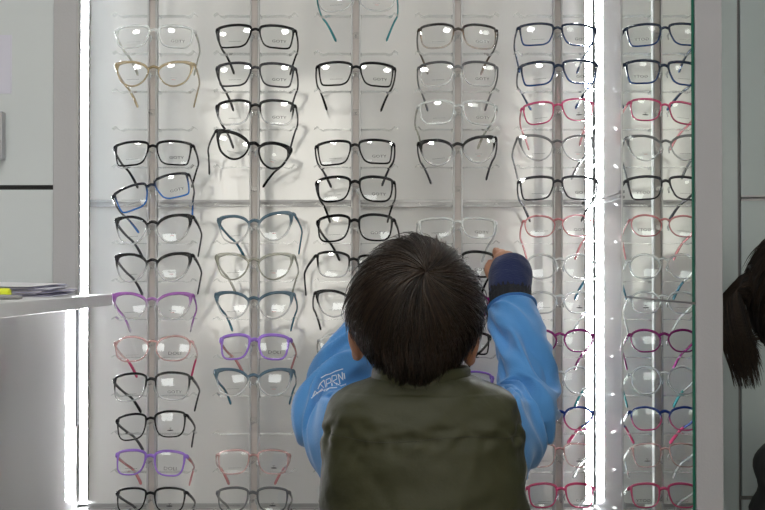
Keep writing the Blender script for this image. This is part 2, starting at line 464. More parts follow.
OUT = {
 'rect': [(-.97, .60), (-.82, .86), (-.3, 1.0), (.3, 1.0), (.78, .91), (.97, .82), (1.0, .62), (.95, .1), (.87, -.55), (.76, -.88), (.5, -.99), (0, -1.0), (-.38, -.96), (-.68, -.72), (-.86, -.2), (-.95, .25)],
 'square': [(-.95, .55), (-.78, .84), (-.3, 1.0), (.3, 1.0), (.78, .90), (.98, .74), (1.0, .4), (.95, -.15), (.85, -.62), (.58, -.93), (.1, -1.0), (-.38, -.93), (-.70, -.65), (-.88, -.1)],
 'cat': [(-.90, .30), (-.62, .68), (-.12, .92), (.42, 1.0), (.88, .98), (1.03, .74), (.92, .10), (.64, -.60), (.15, -.98), (-.3, -.96), (-.68, -.62), (-.88, -.12)],
 'oval': [(-.94, .28), (-.66, .74), (0, .98), (.58, .92), (.93, .62), (1.0, .12), (.86, -.52), (.5, -.92), (0, -1.0), (-.5, -.92), (-.82, -.55), (-.95, -.12)],
 'round': [(-.95, .25), (-.72, .70), (0, 1.0), (.62, .82), (.92, .42), (.97, -.10), (.80, -.62), (.44, -.93), (0, -1.0), (-.48, -.90), (-.82, -.55), (-.97, -.12)],
}
_txt = {}
def text_mesh(s, h):
    k = (s, h)
    if k in _txt: return _txt[k]
    cu = bpy.data.curves.new('lettering', 'FONT'); cu.body = s; cu.size = 1.0; cu.align_x = 'CENTER'; cu.resolution_u = 2
    ob = bpy.data.objects.new('lettering', cu); COL.objects.link(ob)
    dg = bpy.context.evaluated_depsgraph_get()
    me = bpy.data.meshes.new_from_object(ob.evaluated_get(dg))
    bpy.data.objects.remove(ob)
    vs = [v.co.copy() for v in me.vertices]; fs = [tuple(p.vertices) for p in me.polygons]
    x0, x1 = min(v.x for v in vs), max(v.x for v in vs); y0, y1 = min(v.y for v in vs), max(v.y for v in vs)
    sc = h / (y1 - y0)
    vs = [((v.x - (x0 + x1) / 2) * sc * 1.25, 0.0, (v.y - (y0 + y1) / 2) * sc) for v in vs]
    bpy.data.meshes.remove(me)
    _txt[k] = (vs, fs)
    return _txt[k]
def dash_mesh():
    vs, fs = [], []
    x = -.011
    for i, w in enumerate((.0012, .001, .0014, .0009, .0011, .0015, .001, .0012, .0013, .0009, .0012)):
        b = len(vs); vs += [(x, 0, -.0005), (x + w, 0, -.0005), (x + w, 0, .0005), (x, 0, .0005)]; fs.append((b, b + 1, b + 2, b + 3)); x += w + .0008
    return vs, fs
def palm_mesh():
    vs, fs = [], []
    def quad(a): 
        b = len(vs); vs.extend([(p[0], 0, p[1]) for p in a]); fs.append(tuple(range(b, b + len(a))))
    quad([(-.0003, 0), (.0003, 0), (.0003, .003), (-.0003, .003)])
    for a in (20, 70, 110, 160, -10, 190):
        c, s = math.cos(math.radians(a)), math.sin(math.radians(a))
        quad([(0, .0026), (c * .0022 - s * .0004, .003 + s * .0012 + c * .0004), (c * .0024, .003 + s * .0012)])
    n = 16
    quad([(.0055 * math.cos(2 * PI * i / n), -.0012 + .0011 * math.sin(2 * PI * i / n)) for i in range(n)])
    return vs, fs

def make_glasses(cx, by, w, h, style, fm, tm, tip, yaw=0, roll=0, prt='goty', thick=1.0, conv=0.0, pitch=19, dy=0.0, lens_dz=0.0):
    S = 2.185 / F
    root = empty('eyeglasses', P(cx, by, 2.182 + dy))
    R = Matrix.Rotation(math.radians(yaw), 4, 'Z') @ Matrix.Rotation(math.radians(-pitch), 4, 'X') @ Matrix.Rotation(math.radians(roll), 4, 'Y')
    root.rotation_euler = R.to_euler()
    hw = w * S / 2
    H = h * S / math.cos(math.radians(pitch)) * 1.03
    x0, x1 = .0048, hw - .0030
    lw = (x1 - x0) / 2; lc = (x0 + x1) / 2; lh = H / 2
    ztop = H * (.20 if style != 'cat' else .30)
    zc = ztop - lh
    ctrl = [Vector((lc + u * lw, 0, zc + v * lh)) for (u, v) in OUT[style]]
    ol = catmull(ctrl, 5, True)
    n = len(ol)
    def wrap(x): return 2.0 * x * x
    tk_b = .0024 * thick; tk_t = .0040 * thick
    if style == 'cat': tk_t = .0044 * thick
    V, Fc = [], []
    nrm = []
    for i in range(n):
        t = (ol[(i + 1) % n] - ol[i - 1]).normalized()
        nn = Vector((t.z, 0, -t.x))
        if nn.dot(ol[i] - Vector((lc, 0, zc))) < 0: nn = -nn
        nrm.append(nn)
    sec = [(0, -.7), (0, .7), (.25, 1), (.75, 1), (1, .7), (1, -.7), (.75, -1), (.25, -1)]
    for s in (1, -1):
        b = len(V)
        for i in range(n):
            v = (ol[i].z - zc) / lh
            u = (ol[i].x - lc) / lw
            tk = lerp(tk_b, tk_t, sstep(-.2, .8, v))
            if style == 'cat': tk += .0032 * thick * sstep(.3, 1.0, u) * sstep(.2, .9, v)
            if style == 'rect': tk += .0008 * thick * sstep(.6, 1.0, u) * sstep(.3, .9, v)
            for (a, q) in sec:
                p = ol[i] - nrm[i] * (a * tk)
                V.append(Vector((s * p.x, wrap(p.x) + q * .0017, p.z)))
        m = len(sec)
        for i in range(n):
            j = (i + 1) % n
            for k in range(m):
                k2 = (k + 1) % m
                f = (b + i * m + k, b + i * m + k2, b + j * m + k2, b + j * m + k)
                Fc.append(f if s > 0 else f[::-1])
    # bridge
    zb = zc + lh * (.42 if style != 'cat' else .35)
    bp = catmull([(-x0 - .0035, .0008, zb), (-x0, .0, zb + .0016), (0, -.0012, zb + .0026), (x0, .0, zb + .0016), (x0 + .0035, .0008, zb)], 4)
    tube(V, Fc, bp, [(.0018, .0027 * thick)] * len(bp), 8, up=(0, 0, 1))
    # end pieces
    ve = {'rect': .62, 'square': .58, 'cat': .80, 'oval': .52, 'round': .42}[style]
    zh = zc + lh * ve
    for s in (1, -1):
        ep = catmull([(s * (x1 - .004), wrap(x1), zh), (s * (x1 + .0005), wrap(x1) + .0002, zh + .0008), (s * (hw - .0008), wrap(x1) + .0025, zh + .0008), (s * hw, wrap(x1) + .0065, zh)], 3)
        tube(V, Fc, ep, [(.0018, .0034 * thick)] * len(ep), 8, up=(0, 0, 1))
    mk('front_frame', V, Fc, G[fm], root, True)
    # nose pads moulded in clear plastic
    for s in (1, -1):
        V, Fc = [], []
        pts = [Vector((s * (x0 + .0012), .001, zc + lh * .05)), Vector((s * (x0 + .0002), .005, zc - lh * .1)), Vector((s * (x0 + .0016), .007, zc - lh * .35))]
        tube(V, Fc, pts, [(.0012, .002), (.0016, .003), (.001, .002)], 6)
        mk('nose_pad', V, Fc, G['clear'], root, True)
    # lenses with demo prints
    Rl = .30
    for s in (1, -1):
        V = [Vector((s * lc, wrap(lc) - (.0012), zc))]; Fc = []
        rings = (.3, .6, .85, 1.0)
        for f in rings:
            for i in range(n):
                p = ol[i] - nrm[i] * (tk_b * .55)
                q = Vector((lc, 0, zc)).lerp(p, f)
                d2 = (q.x - lc) ** 2 + (q.z - zc) ** 2
                V.append(Vector((s * q.x, wrap(lc) + 2 * lc * 2 * (q.x - lc) * .6 - .0022 + d2 / (2 * Rl) + .001, q.z)))
        V[0].y = wrap(lc) - .0012
        for i in range(n):
            j = (i + 1) % n
            f = (0, 1 + i, 1 + j); Fc.append(f if s > 0 else f[::-1])
            for k in range(len(rings) - 1):
                a = 1 + k * n
                f = (a + i, a + n + i, a + n + j, a + j); Fc.append(f if s > 0 else f[::-1])
        lens = mk('lens', V, Fc, M['lens'], root, True)
        def put(vs, fs, mat, dx, dz, nm):
            x = lc + dx; z = zc + dz
            vv = [(s * lc + (s * dx) + a, wrap(lc) + 2.4 * lc * (s * (s * dx + a)) + ((dx) ** 2 + (dz) ** 2) / (2 * Rl) - .0022, z + c) for (a, bq, c) in vs]
            mk(nm, vv, fs, mat, lens)
        if prt and s > 0:
            if prt == 'goty':
                put(*text_mesh('GOTY', .0050), M['print'], .006, -lh * .42, 'lens_print')
            elif prt == 'doli':
                put(*text_mesh('DOLI', .0056), M['print'], .004, -lh * .42, 'lens_print')
            elif prt == 'palm':
                put(*palm_mesh(), M['print'], .002, -lh * .45, 'lens_print')
            elif prt == 'red':
                d = dash_mesh(); put([(a * .55, bq, c) for a, bq, c in d[0]], d[1], M['greyprint'], 0, -lh * .38, 'lens_print')
                d = dash_mesh(); put([(a * .3, bq, c * 1.1) for a, bq, c in d[0]], d[1], M['redprint'], 0, -lh * .52, 'lens_print')
        if prt and s < 0:
            put(*dash_mesh(), M['greyprint'], -.002, -lh * .50, 'lens_print')
    # temples
    for s in (1, -1):
        yo = wrap(x1) + .006
        c = .005 + conv
        ctl = [(s * (hw - .0004), yo, zh), (s * (hw + .0002), yo + .03, zh), (s * (hw - .0022), yo + .066, zh), (s * (hw - .005 - c * .3), yo + .088, zh - .002), (s * (hw - .008 - c * .6), yo + .105, zh - .010), (s * (hw - .010 - c), yo + .120, zh - .022)]
        pts = catmull(ctl, 5)
        m = len(pts)
        rad = []
        for i in range(m):
            t = i / (m - 1)
            hh = lerp(.0034 * thick, .0024, sstep(0, .35, t)); hh = lerp(hh, .0034, sstep(.6, .9, t))
            if i == m - 1: hh *= .45
            rad.append((.0016 if i < m - 1 else .0009, hh))
        cut = m if tip is None else int(m * .60)
        V, Fc = [], []
        tube(V, Fc, pts[:cut], rad[:cut], 8, up=(0, 0, 1), power=2.6)
        tmp = mk('temple', V, Fc, G[tm], root, True)
        if tip is not None:
            V, Fc = [], []
            tube(V, Fc, pts[cut - 1:], [(a * 1.12, b2 * 1.08) for a, b2 in rad[cut - 1:]], 8, up=(0, 0, 1), power=2.6)
            mk('temple_tip', V, Fc, G[tip], tmp, True)
    return root

ORD = ['topmost', 'first', 'second', 'third', 'fourth', 'fifth', 'sixth', 'seventh', 'eighth', 'ninth', 'tenth', 'eleventh', 'twelfth', 'lowest']
# column: cx, bridge y, width, lens height, style, frame, temple, tip, yaw, roll, print, thick, conv, label
GL = [
 # leftmost rod
 (154.2, 29, 81, 24, 'square', 'clear', 'olive', None, 0, 0, 'goty', 1, .004, 'crystal clear square glasses, topmost frame on the leftmost rod'),
 (153.6, 67.5, 81, 27, 'cat', 'tan', 'tan', None, 0, 0, 'red', 1, .004, 'honey tan translucent cat-eye glasses near the top of the leftmost rod'),
 (152.8, 145, 81, 25, 'rect', 'black', 'black', None, 0, -1, 'goty', 1, .006, 'black rectangular glasses above the crooked blue pair on the leftmost rod'),
 (150.2, 184, 80, 25, 'rect', 'blackblue', 'blackblue', None, 0, -18, 'goty', 1, .004, 'black and blue glasses hanging crooked on the leftmost rod'),
 (152.4, 222.5, 81, 29, 'cat', 'blackclear', 'dkgrey', None, -5, -2, 'red', 1.1, .004, 'black cat-eye glasses fading clear, directly below the crooked blue pair'),
 (152.2, 260.5, 81, 29, 'cat', 'blackclear', 'dkgrey', None, -5, -1, 'red', 1.1, .004, 'black cat-eye glasses fading clear, directly above the violet-browed pair'),
 (152, 299.5, 82, 27, 'cat', 'purpleclear', 'purpleclear', None, 3, 0, 'red', 1.1, .002, 'cat-eye glasses with violet brow fading to clear beside the counter end'),
 (152.6, 340, 79, 25, 'oval', 'pinkclear', 'pinkclear', 'red', 0, -1, 'doli', .9, .004, 'pale pink clear glasses with raspberry temple tips on the leftmost rod'),
 (151.2, 377.5, 81, 27, 'square', 'blackgrey', 'black', None, -4, -2, 'goty', 1, .006, 'black-browed square glasses with clear lower rims below the pale pink pair'),
 (150.5, 417, 73, 25, 'square', 'black', 'dkgrey', None, -4, -5, 'palm', .9, .004, 'black glasses with palm mark, tilted, just above the lower violet pair on leftmost rod'),
 (150.6, 454.5, 73, 24, 'square', 'purple', 'rose', 'rose', -3, 1, 'doli', 1.1, .004, 'violet glasses with pink temple tips, next to lowest on the leftmost rod'),
 (150.6, 492, 73, 23, 'square', 'black', 'dkgrey', None, -4, -1, 'palm', .9, .003, 'black glasses with palm mark, lowest frame on the leftmost rod'),
 # second rod
 (255.6, 28.5, 81, 24.5, 'rect', 'black', 'black', None, 0, 1, 'goty', 1, .004, 'black rectangular glasses, topmost frame on the second rod from left'),
 (255.6, 66.5, 81, 25, 'rect', 'dkgrey', 'dkgrey', None, 0, 1, 'goty', 1, .003, 'charcoal translucent rectangular glasses, second frame down the second rod'),
 (255.4, 104, 81, 26, 'square', 'blackgrey', 'dkgrey', None, 0, 0, 'goty', 1.1, .003, 'black-browed glasses with clear lower rims, third frame down the second rod'),
 (254.6, 144, 80, 29, 'cat', 'black', 'black', None, 20, 13, 'red', 1.25, .004, 'thick black cat-eye glasses hanging askew on the second rod'),
 (254.2, 221, 80, 29, 'cat', 'blueclear', 'bluetip', None, -9, -4, 'red', 1.1, .004, 'slate blue cat-eye glasses fading clear, first below the rail on the second rod'),
 (253.8, 260, 81, 27, 'cat', 'olive', 'olive', None, -3, 0, 'red', 1, .004, 'smoky clear cat-eye glasses between two slate blue pairs on the second rod'),
 (253.8, 298.5, 81, 27, 'cat', 'blueclear', 'bluetip', None, -1, 0, 'red', 1.1, .002, 'slate blue fading glasses just above the violet pair on the second rod'),
 (254.6, 338.5, 73, 25, 'square', 'purple', 'rose', 'rose', -5, 0, 'doli', 1.3, .006, 'solid violet glasses with pink temple tips on the second rod'),
 (253.4, 375.7, 81, 27, 'cat', 'blueclear', 'bluetip', None, 0, 0, 'red', 1.1, .002, 'slate blue fading glasses just below the violet pair on the second rod'),
 (253.6, 454, 74, 23, 'square', 'pinkclear', 'pinkclear', 'rose', 7, 1, 'palm', .9, .008, 'pale pink clear glasses near the bottom of the second rod'),
 (252.8, 491.5, 74, 23, 'square', 'grey', 'grey', None, 0, 0, 'palm', 1, .003, 'grey glasses, lowest frame on the second rod from left'),
 # middle rod
 (356.4, -9, 81, 26, 'round', 'clear', 'teal', None, -3, 0, 'red', .8, .009, 'clear glasses with teal temples cut by the top of the picture'),
 (356.2, 66, 80, 25, 'rect', 'black', 'black', None, 3, 1, 'goty', 1, .005, 'black rectangular glasses alone near the top of the middle rod'),
 (354.8, 144, 80, 25, 'rect', 'black', 'dkgrey', None, 0, -2, 'goty', 1, .008, 'black rectangular glasses, upper of three stacked black pairs on middle rod'),
 (355, 180.5, 80, 26, 'square', 'black', 'black', None, -2, 0, 'goty', 1.1, .002, 'black squarish glasses, middle of three stacked black pairs on middle rod'),
 (354.5, 219, 80, 27, 'square', 'black', 'black', None, -9, -1, 'goty', 1.1, .005, 'black squarish glasses, lowest of three stacked black pairs on middle rod'),
 (353.8, 258, 78, 26, 'square', 'blackgrey', 'dkgrey', None, 20, 6, 'goty', 1, .004, 'black-browed glasses turned sideways with one temple sticking out, beside the hair'),
 (354, 297, 79, 27, 'cat', 'blackclear', 'black', None, 6, 0, 'red', 1, .003, 'black-browed fading glasses half hidden by the left of the head'),
 (355.5, 338, 75, 25, 'oval', 'clear', 'olive', None, 4, 0, None, .8, .003, 'clear glasses mostly hidden by head, just above the blue sleeve'),
 # fourth rod
 (458.4, 28, 81, 26, 'square', 'brownclear', 'brownclear', None, 0, 1, 'goty', 1, .007, 'dark brown fading glasses, topmost frame on the fourth rod'),
 (457.9, 65.6, 81, 26, 'square', 'greyclear', 'grey', None, -2, 0, 'goty', 1, .003, 'grey fading glasses, second frame down the fourth rod'),
 (458.4, 104.5, 81, 25, 'square', 'clear', 'olive', None, 4, 0, 'goty', 1, .004, 'crystal clear square glasses above the black cat-eye pair on the fourth rod'),
 (457.4, 144.5, 80, 28, 'cat', 'blackclear', 'dkgrey', None, -4, -4, 'red', 1.1, .004, 'black cat-eye glasses fading clear on the fourth rod above the rail'),
 (457.4, 221, 80, 21, 'square', 'clear', 'clear', None, 0, 0, 'goty', 1, .003, 'crystal clear glasses just above the hair on the fourth rod'),
 (457.4, 255.5, 79, 26, 'square', 'black', 'black', None, 0, 0, 'goty', 1.1, .004, 'black glasses held by the gloved raised hand'),
 (457.0, 297, 66, 25, 'oval', 'magenta', 'magenta', None, 0, 0, None, 1, .004, 'plum glasses hidden behind the head, directly below the held black pair'),
 (456, 335, 74, 22, 'rect', 'black', 'black', None, 8, 2, None, 1, .006, 'black glasses mostly hidden behind the head, left of the blue sleeve'),
 (457, 376, 74, 25, 'square', 'purple', 'purple', None, 0, 0, 'palm', .8, .004, 'violet glasses mostly hidden, just over the right shoulder of the olive vest'),
 # fifth rod
 (557.5, 27, 80, 23.5, 'rect', 'navy', 'navy', None, 0, 1, 'goty', 1, .002, 'navy rectangular glasses, topmost frame on the fifth rod'),
 (558.5, 64.5, 80, 25, 'rect', 'navy', 'navy', None, -3, -2, 'goty', 1.1, .014, 'navy rectangular glasses just above the pink pair on the fifth rod'),
 (557.5, 104, 73, 23, 'square', 'pink', 'rose', None, -4, -5, 'palm', .85, .002, 'pink glasses third from the top of the fifth rod'),
 (557.3, 141.5, 79, 27, 'cat', 'smoke', 'smoke', None, 3, 0, 'red', .9, .004, 'smoky grey clear cat-eye glasses on the fifth rod, below the pink pair'),
 (557.8, 180, 80, 24, 'rect', 'dkgrey', 'dkgrey', None, -6, 0, 'goty', 1, .008, 'charcoal rectangular glasses at the rail on the fifth rod'),
 (558.3, 218.5, 71, 22, 'oval', 'rose', 'rose', None, -1, -1, 'goty', .75, .003, 'pale rose clear glasses below the charcoal pair on the fifth rod'),
 (560, 258, 72, 25, 'round', 'clear', 'clear', 'bluetip', 0, 0, None, .9, .005, 'clear round glasses with blue temple tips right of the glove on the fifth rod'),
 (560, 295, 68, 22, 'oval', 'clear', 'clear', None, 0, 0, 'palm', .9, .005, 'clear oval glasses just above the plum pair on the fifth rod'),
 (560, 333, 70, 22.5, 'oval', 'magenta', 'magenta', None, 0, 0, None, 1, .004, 'plum oval glasses right of the blue sleeve on the fifth rod'),
 (560, 371, 70, 27, 'round', 'clear', 'clear', 'teal', 0, 0, None, .9, .004, 'clear round glasses with teal temple tips directly below the plum pair'),
 (559.5, 410.5, 71, 23, 'oval', 'bluepink', 'bluepink', 'red', 1, 0, None, 1, .014, 'two-tone glasses, blue above and pink below, on the fifth rod'),
 (559.5, 447.5, 68, 22.5, 'square', 'pinkclear', 'clear', None, 0, 0, 'palm', .8, .004, 'clear pinkish glasses between the two-tone pair and the lowest pink pair'),
 (561, 487.5, 69, 23, 'square', 'pink', 'clear', None, 0, 0, 'goty', 1, .004, 'pink glasses, lowest frame on the fifth rod'),
]
for (cx, by, w, h, st, fm, tm, tip, yaw, roll, prt, th, conv, lb) in GL:
    g = make_glasses(cx, by, w, h, st, fm, tm, tip, yaw, roll, prt, th, conv, 17 + min(5.0, max(0.0, (by - 28) / 38 * .8)))
    tag(g, lb, 'glasses', 'eyeglasses on the display rods')

# ------------------------------------------------------------------ papers and marker on the counter
M['paper'] = principled('white_paper', (.84, .84, .88), .7)
M['paper2'] = principled('lilac_leaflet', (.58, .56, .74), .7)
M['paper3'] = principled('pale_leaflet', (.70, .70, .80), .7)
z = ct + .0003
PL = ['bottom', 'second from bottom', 'third from bottom', 'fourth from bottom', 'middle', 'fourth from top', 'third from top', 'second from top', 'topmost']
for i in range(9):
    mm = (M['paper3'], M['paper2'], M['paper'], M['paper2'], M['paper'], M['paper2'], M['paper3'], M['paper2'], M['paper'])[i]
    hx, hy = .055, .075
    nx = 8
    V, Fc = [], []
    curl = .0006 + .0006 * (i / 8)
    for a in range(nx + 1):
        for b2 in (0, 1):
            x = lerp(-hx, hx, a / nx); y = (-hy, hy)[b2]
            lift = .002 * sstep(.2, 1, 1 - a / nx)
            V.append((x, y, lift + .0035 * b2)); 
    for a in range(nx + 1):
        for b2 in (0, 1):
            x, y, zz = V[a * 2 + b2]; V.append((x, y, zz + .0008))
    K = 2 * (nx + 1)
    for a in range(nx):
        q = a * 2
        Fc += [(q, q + 1, q + 3, q + 2), (K + q, K + q + 2, K + q + 3, K + q + 1), (q, q + 2, K + q + 2, K + q), (q + 1, K + q + 1, K + q + 3, q + 3)]
    Fc += [(0, K, K + 1, 1), (K - 2, K - 1, 2 * K - 1, 2 * K - 2)]
    o = mk('leaflet', V, Fc, mm)
    o.location = (-.545 + random.uniform(-.012, .012) - .002 * i, 1.985 + random.uniform(-.012, .01), z)
    o.rotation_euler = (0, 0, random.uniform(-.16, .08))
    z += .0019
    tag(o, 'paper leaflet lying on the white counter, %s of the loose stack' % PL[i], 'paper', 'leaflets stacked on the counter')
mp = P(-6, 296.5, 1.72)
r = empty('marker_pen', (mp.x, 1.72, ct + .0082))
V, Fc = [], []
tube(V, Fc, [Vector((-.05, 0, .0)), Vector((.020, 0, .0)), Vector((.022, 0, 0))], [(.009, .0075), (.009, .0075), (.006, .005)], 14, up=(0, 0, 1), power=3)
mk('barrel', V, Fc, principled('neon_yellow_plastic', (.72, .80, .02), .35), r, True)
V, Fc = [], []
tube(V, Fc, [Vector((-.05, -.012, -.0046)), Vector((.018, -.012, -.0046)), Vector((.036, -.011, -.0048)), Vector((.041, -.011, -.005))], [(.005, .0036), (.005, .0036), (.004, .003), (.002, .002)], 10, up=(0, 0, 1), power=3)
mk('clip_cap', V, Fc, principled('grey_plastic', (.25, .25, .25), .4), r, True)
tag(r, 'neon yellow and grey marker lying on the counter at the left edge', 'marker')

# ------------------------------------------------------------------ people
def ellipsoid(V, Fc, c, r, nu=24, nv=16, rot=None):
    b = len(V); c = Vector(c)
    for j in range(nv + 1):
        th = PI * j / nv
        for i in range(nu):
            ph = 2 * PI * i / nu
            p = Vector((r[0] * math.sin(th) * math.cos(ph), r[1] * math.sin(th) * math.sin(ph), r[2] * math.cos(th)))
            if rot: p = rot @ p
            V.append(c + p)
    for j in range(nv):
        for i in range(nu):
            a = b + j * nu + i; a2 = b + j * nu + (i + 1) % nu
            Fc.append((a, a + nu, a2 + nu, a2))
def chain(V, Fc, pts, rad, n=12, sub=6):
    """rounded limb through joints"""
    p = catmull(pts, sub)
    rr = []
    m = len(rad)
    for i in range(len(p)):
        t = i / sub; k = min(int(t), m - 2); rr.append(lerp(rad[k], rad[k + 1], min(1.0, t - k)))
    tube(V, Fc, p, rr, n)
    ellipsoid(V, Fc, p[0], (rr[0],) * 3, n, 8); ellipsoid(V, Fc, p[-1], (rr[-1],) * 3, n, 8)
def loft(V, Fc, rings, n=64, disp=None):
    """rings: (cx, cy, z, rx, ry, power)"""
    b = len(V)
    for j, (cx, cy, z, rx, ry, pw) in enumerate(rings):
        for i in range(n):
            a = 2 * PI * i / n
            e = 2 / pw
            c = math.copysign(abs(math.cos(a)) ** e, math.cos(a)); s = math.copysign(abs(math.sin(a)) ** e, math.sin(a))
            p = Vector((cx + rx * c, cy + ry * s, z))
            if disp: p = disp(p, a, j / (len(rings) - 1), Vector((c, s, 0)))
            V.append(p)
    for j in range(len(rings) - 1):
        for i in range(n):
            a = b + j * n + i; a2 = b + j * n + (i + 1) % n
            Fc.append((a, a2, a2 + n, a + n))
    Fc.append(tuple(b + i for i in reversed(range(n)))); Fc.append(tuple(b + (len(rings) - 1) * n + i for i in range(n)))
def ringset(keys, m):
    out = []
    ks = [Vector((k[0], k[1], k[2])) for k in keys]
    a = catmull(ks, m); k2 = catmull([Vector((k[3], k[4], k[5])) for k in keys], m)
    return [(p.x, p.y, p.z, q.x, q.y, q.z) for p, q in zip(a, k2)]
def remesh(name, V, Fc, mat, parent, voxel, smooth=4):
    me = bpy.data.meshes.new(name); me.from_pydata([tuple(v) for v in V], [], Fc); me.update()
    ob = bpy.data.objects.new(name + '_tmp', me); COL.objects.link(ob)
    md = ob.modifiers.new('r', 'REMESH'); md.mode = 'VOXEL'; md.voxel_size = voxel; md.use_smooth_shade = True
    if smooth:
        sm = ob.modifiers.new('s', 'SMOOTH'); sm.iterations = smooth; sm.factor = .5
    dg = bpy.context.evaluated_depsgraph_get()
    me2 = bpy.data.meshes.new_from_object(ob.evaluated_get(dg))
    bpy.data.objects.remove(ob); bpy.data.meshes.remove(me)
    me2.name = name
    me2.polygons.foreach_set('use_smooth', [True] * len(me2.polygons))
    me2.materials.clear(); me2.materials.append(mat)
    o = bpy.data.objects.new(name, me2); COL.objects.link(o); o.parent = parent
    return o

M['skin'] = principled('skin', (.42, .20, .12), .5, var=.08, vscale=30)
M['skin2'] = principled('skin_light', (.50, .28, .19), .5, var=.06, vscale=30)
M['vest'] = principled('olive_quilted_nylon', (.038, .039, .018), .55, spec=.3, bump=.25, bscale=140, var=.05, vscale=12)
M['fleece'] = principled('blue_fleece', (.078, .275, .62), .9, bump=.35, bscale=500, var=.06, vscale=40, sheen=.3)
M['fleece_rib'] = principled('black_ribbed_knit', (.012, .013, .018), .9, bump=.8, bscale=90, stretch=(6, 6, .6))
M['glove'] = principled('navy_knit', (.010, .020, .085), .9, bump=.6, bscale=160, stretch=(1, 1, 5), sheen=.15)
M['denim'] = principled('dark_denim', (.03, .04, .07), .85, bump=.3, bscale=300)
M['shoe'] = principled('dark_shoe', (.03, .03, .03), .5)
M['sole'] = principled('pale_sole', (.6, .6, .58), .6)
M['blackcloth'] = principled('black_padded_jacket', (.010, .010, .012), .6, bump=.3, bscale=40)
M['white'] = principled('white_print', (.80, .84, .90), .6)
M['eye'] = principled('eye_white', (.7, .7, .68), .2)
M['iris'] = principled('dark_iris', (.02, .012, .01), .1)
def hairmat(name, c1, c2, rough=.42):
    m, nt, out = newmat(name); L = nt.links.new
    p = nt.nodes.new('ShaderNodeBsdfPrincipled'); p.inputs['Roughness'].default_value = rough; p.inputs['Specular IOR Level'].default_value = .35
    ge = nt.nodes.new('ShaderNodeNewGeometry')
    mx = nt.nodes.new('ShaderNodeMixRGB'); mx.inputs[1].default_value = (*c1, 1); mx.inputs[2].default_value = (*c2, 1)
    L(ge.outputs['Random Per Island'], mx.inputs[0]); L(mx.outputs[0], p.inputs['Base Color']); L(p.outputs[0], out.inputs['Surface'])
    return m
M['hair'] = hairmat('dark_brown_hair', (.007, .0045, .0035), (.044, .027, .017))
M['hairbase'] = principled('dark_scalp_hair', (.012, .009, .008), .6)
M['hair2'] = hairmat('black_brown_hair', (.006, .005, .005), (.030, .018, .011))

def face(V, Fc, c, fwd, right, s=1.0):
    """nose, brow, lips, chin added to the head mass before remeshing"""
    up = Vector((0, 0, 1)); c = Vector(c)
    def at(a, b, d): return c + right * (a * s) + up * (b * s) + fwd * (d * s)
    ellipsoid(V, Fc, at(0, -.052, .050), (.045 * s, .045 * s, .045 * s), 16, 12)
    tube(V, Fc, [at(0, .012, .088), at(0, -.012, .098), at(0, -.024, .104)], [.006 * s, .008 * s, .010 * s], 10)
    ellipsoid(V, Fc, at(0, -.024, .101), (.012 * s,) * 3, 10, 8)
    for e in (-1, 1): ellipsoid(V, Fc, at(e * .010, -.027, .095), (.007 * s,) * 3, 8, 6)
    ellipsoid(V, Fc, at(0, -.048, .090), (.016 * s, .010 * s, .005 * s), 10, 8)
    ellipsoid(V, Fc, at(0, -.056, .088), (.014 * s, .010 * s, .005 * s), 10, 8)
def eyes(root, c, fwd, right, s=1.0):
    up = Vector((0, 0, 1)); c = Vector(c)
    for e in (-1, 1):
        V, Fc = [], []
        ellipsoid(V, Fc, c + right * (e * .030 * s) + up * (.0 * s) + fwd * (.083 * s), (.011 * s,) * 3, 14, 10)
        o = mk('eye', V, Fc, M['eye'], root, True)
        V, Fc = [], []
        ellipsoid(V, Fc, c + right * (e * .030 * s) + fwd * (.0895 * s), (.0055 * s,) * 3, 10, 8)
        mk('iris', V, Fc, M['iris'], o, True)

# ---- the boy ----
BX, BY = .057, 1.80
root = empty('person', (BX, BY, 0))
root['label'] = 'child seen from behind in olive vest and blue sleeves, reaching up to the glasses'
root['category'] = 'person'
OFF = Vector((BX, BY, 0))
def loc(V): return [Vector(v) - OFF for v in V]
HC = Vector((.046, 1.805, 1.146))                   # head centre
SHR, SHL = Vector((.166, 1.82, .962)), Vector((-.050, 1.82, .962))
WRR = Vector((.2085, 2.085, 1.172)); WRL = Vector((-.024, 2.085, 1.112))
ELR = P(526, 402, 1.965); ELL = P(327, 406, 1.960)
V, Fc = [], []
fw, rt = Vector((0, 1, 0)), Vector((1, 0, 0))
ellipsoid(V, Fc, HC + Vector((0, -.002, -.002)), (.081, .093, .089), 32, 24)
face(V, Fc, HC, fw, rt, 1.0)
chain(V, Fc, [(.05, 1.79, 1.11), (.053, 1.795, 1.05), (.056, 1.80, 1.0)], [.05, .047, .055])
for ec, rx, tilt in ((Vector((.1265, 1.822, 1.096)), .013, .25), (Vector((-.0375, 1.822, 1.103)), .013, -.25)):
    R = Matrix.Rotation(tilt, 3, 'Y') @ Matrix.Rotation(.35 * (1 if tilt > 0 else -1), 3, 'Z')
    ellipsoid(V, Fc, ec, (.0095, .017, .026), 16, 12, R)
    ellipsoid(V, Fc, ec + Vector((0.0, .004, -.018)), (.007, .009, .011), 12, 8, R)
loft(V, Fc, ringset([(BX, BY, .60, .11, .085, 2.2), (BX, BY, .72, .105, .08, 2.2), (BX, BY, .88, .108, .08, 2.2), (BX, BY, .98, .104, .07, 2.2), (BX, BY, 1.02, .075, .055, 2), (BX, BY, 1.05, .05, .05, 2)], 4), 40)
for sh, el, wr in ((SHR, ELR, WRR), (SHL, ELL, WRL)):
    chain(V, Fc, [sh, sh.lerp(el, .5), el, el.lerp(wr, .5), wr], [.036, .035, .032, .028, .023], 14)
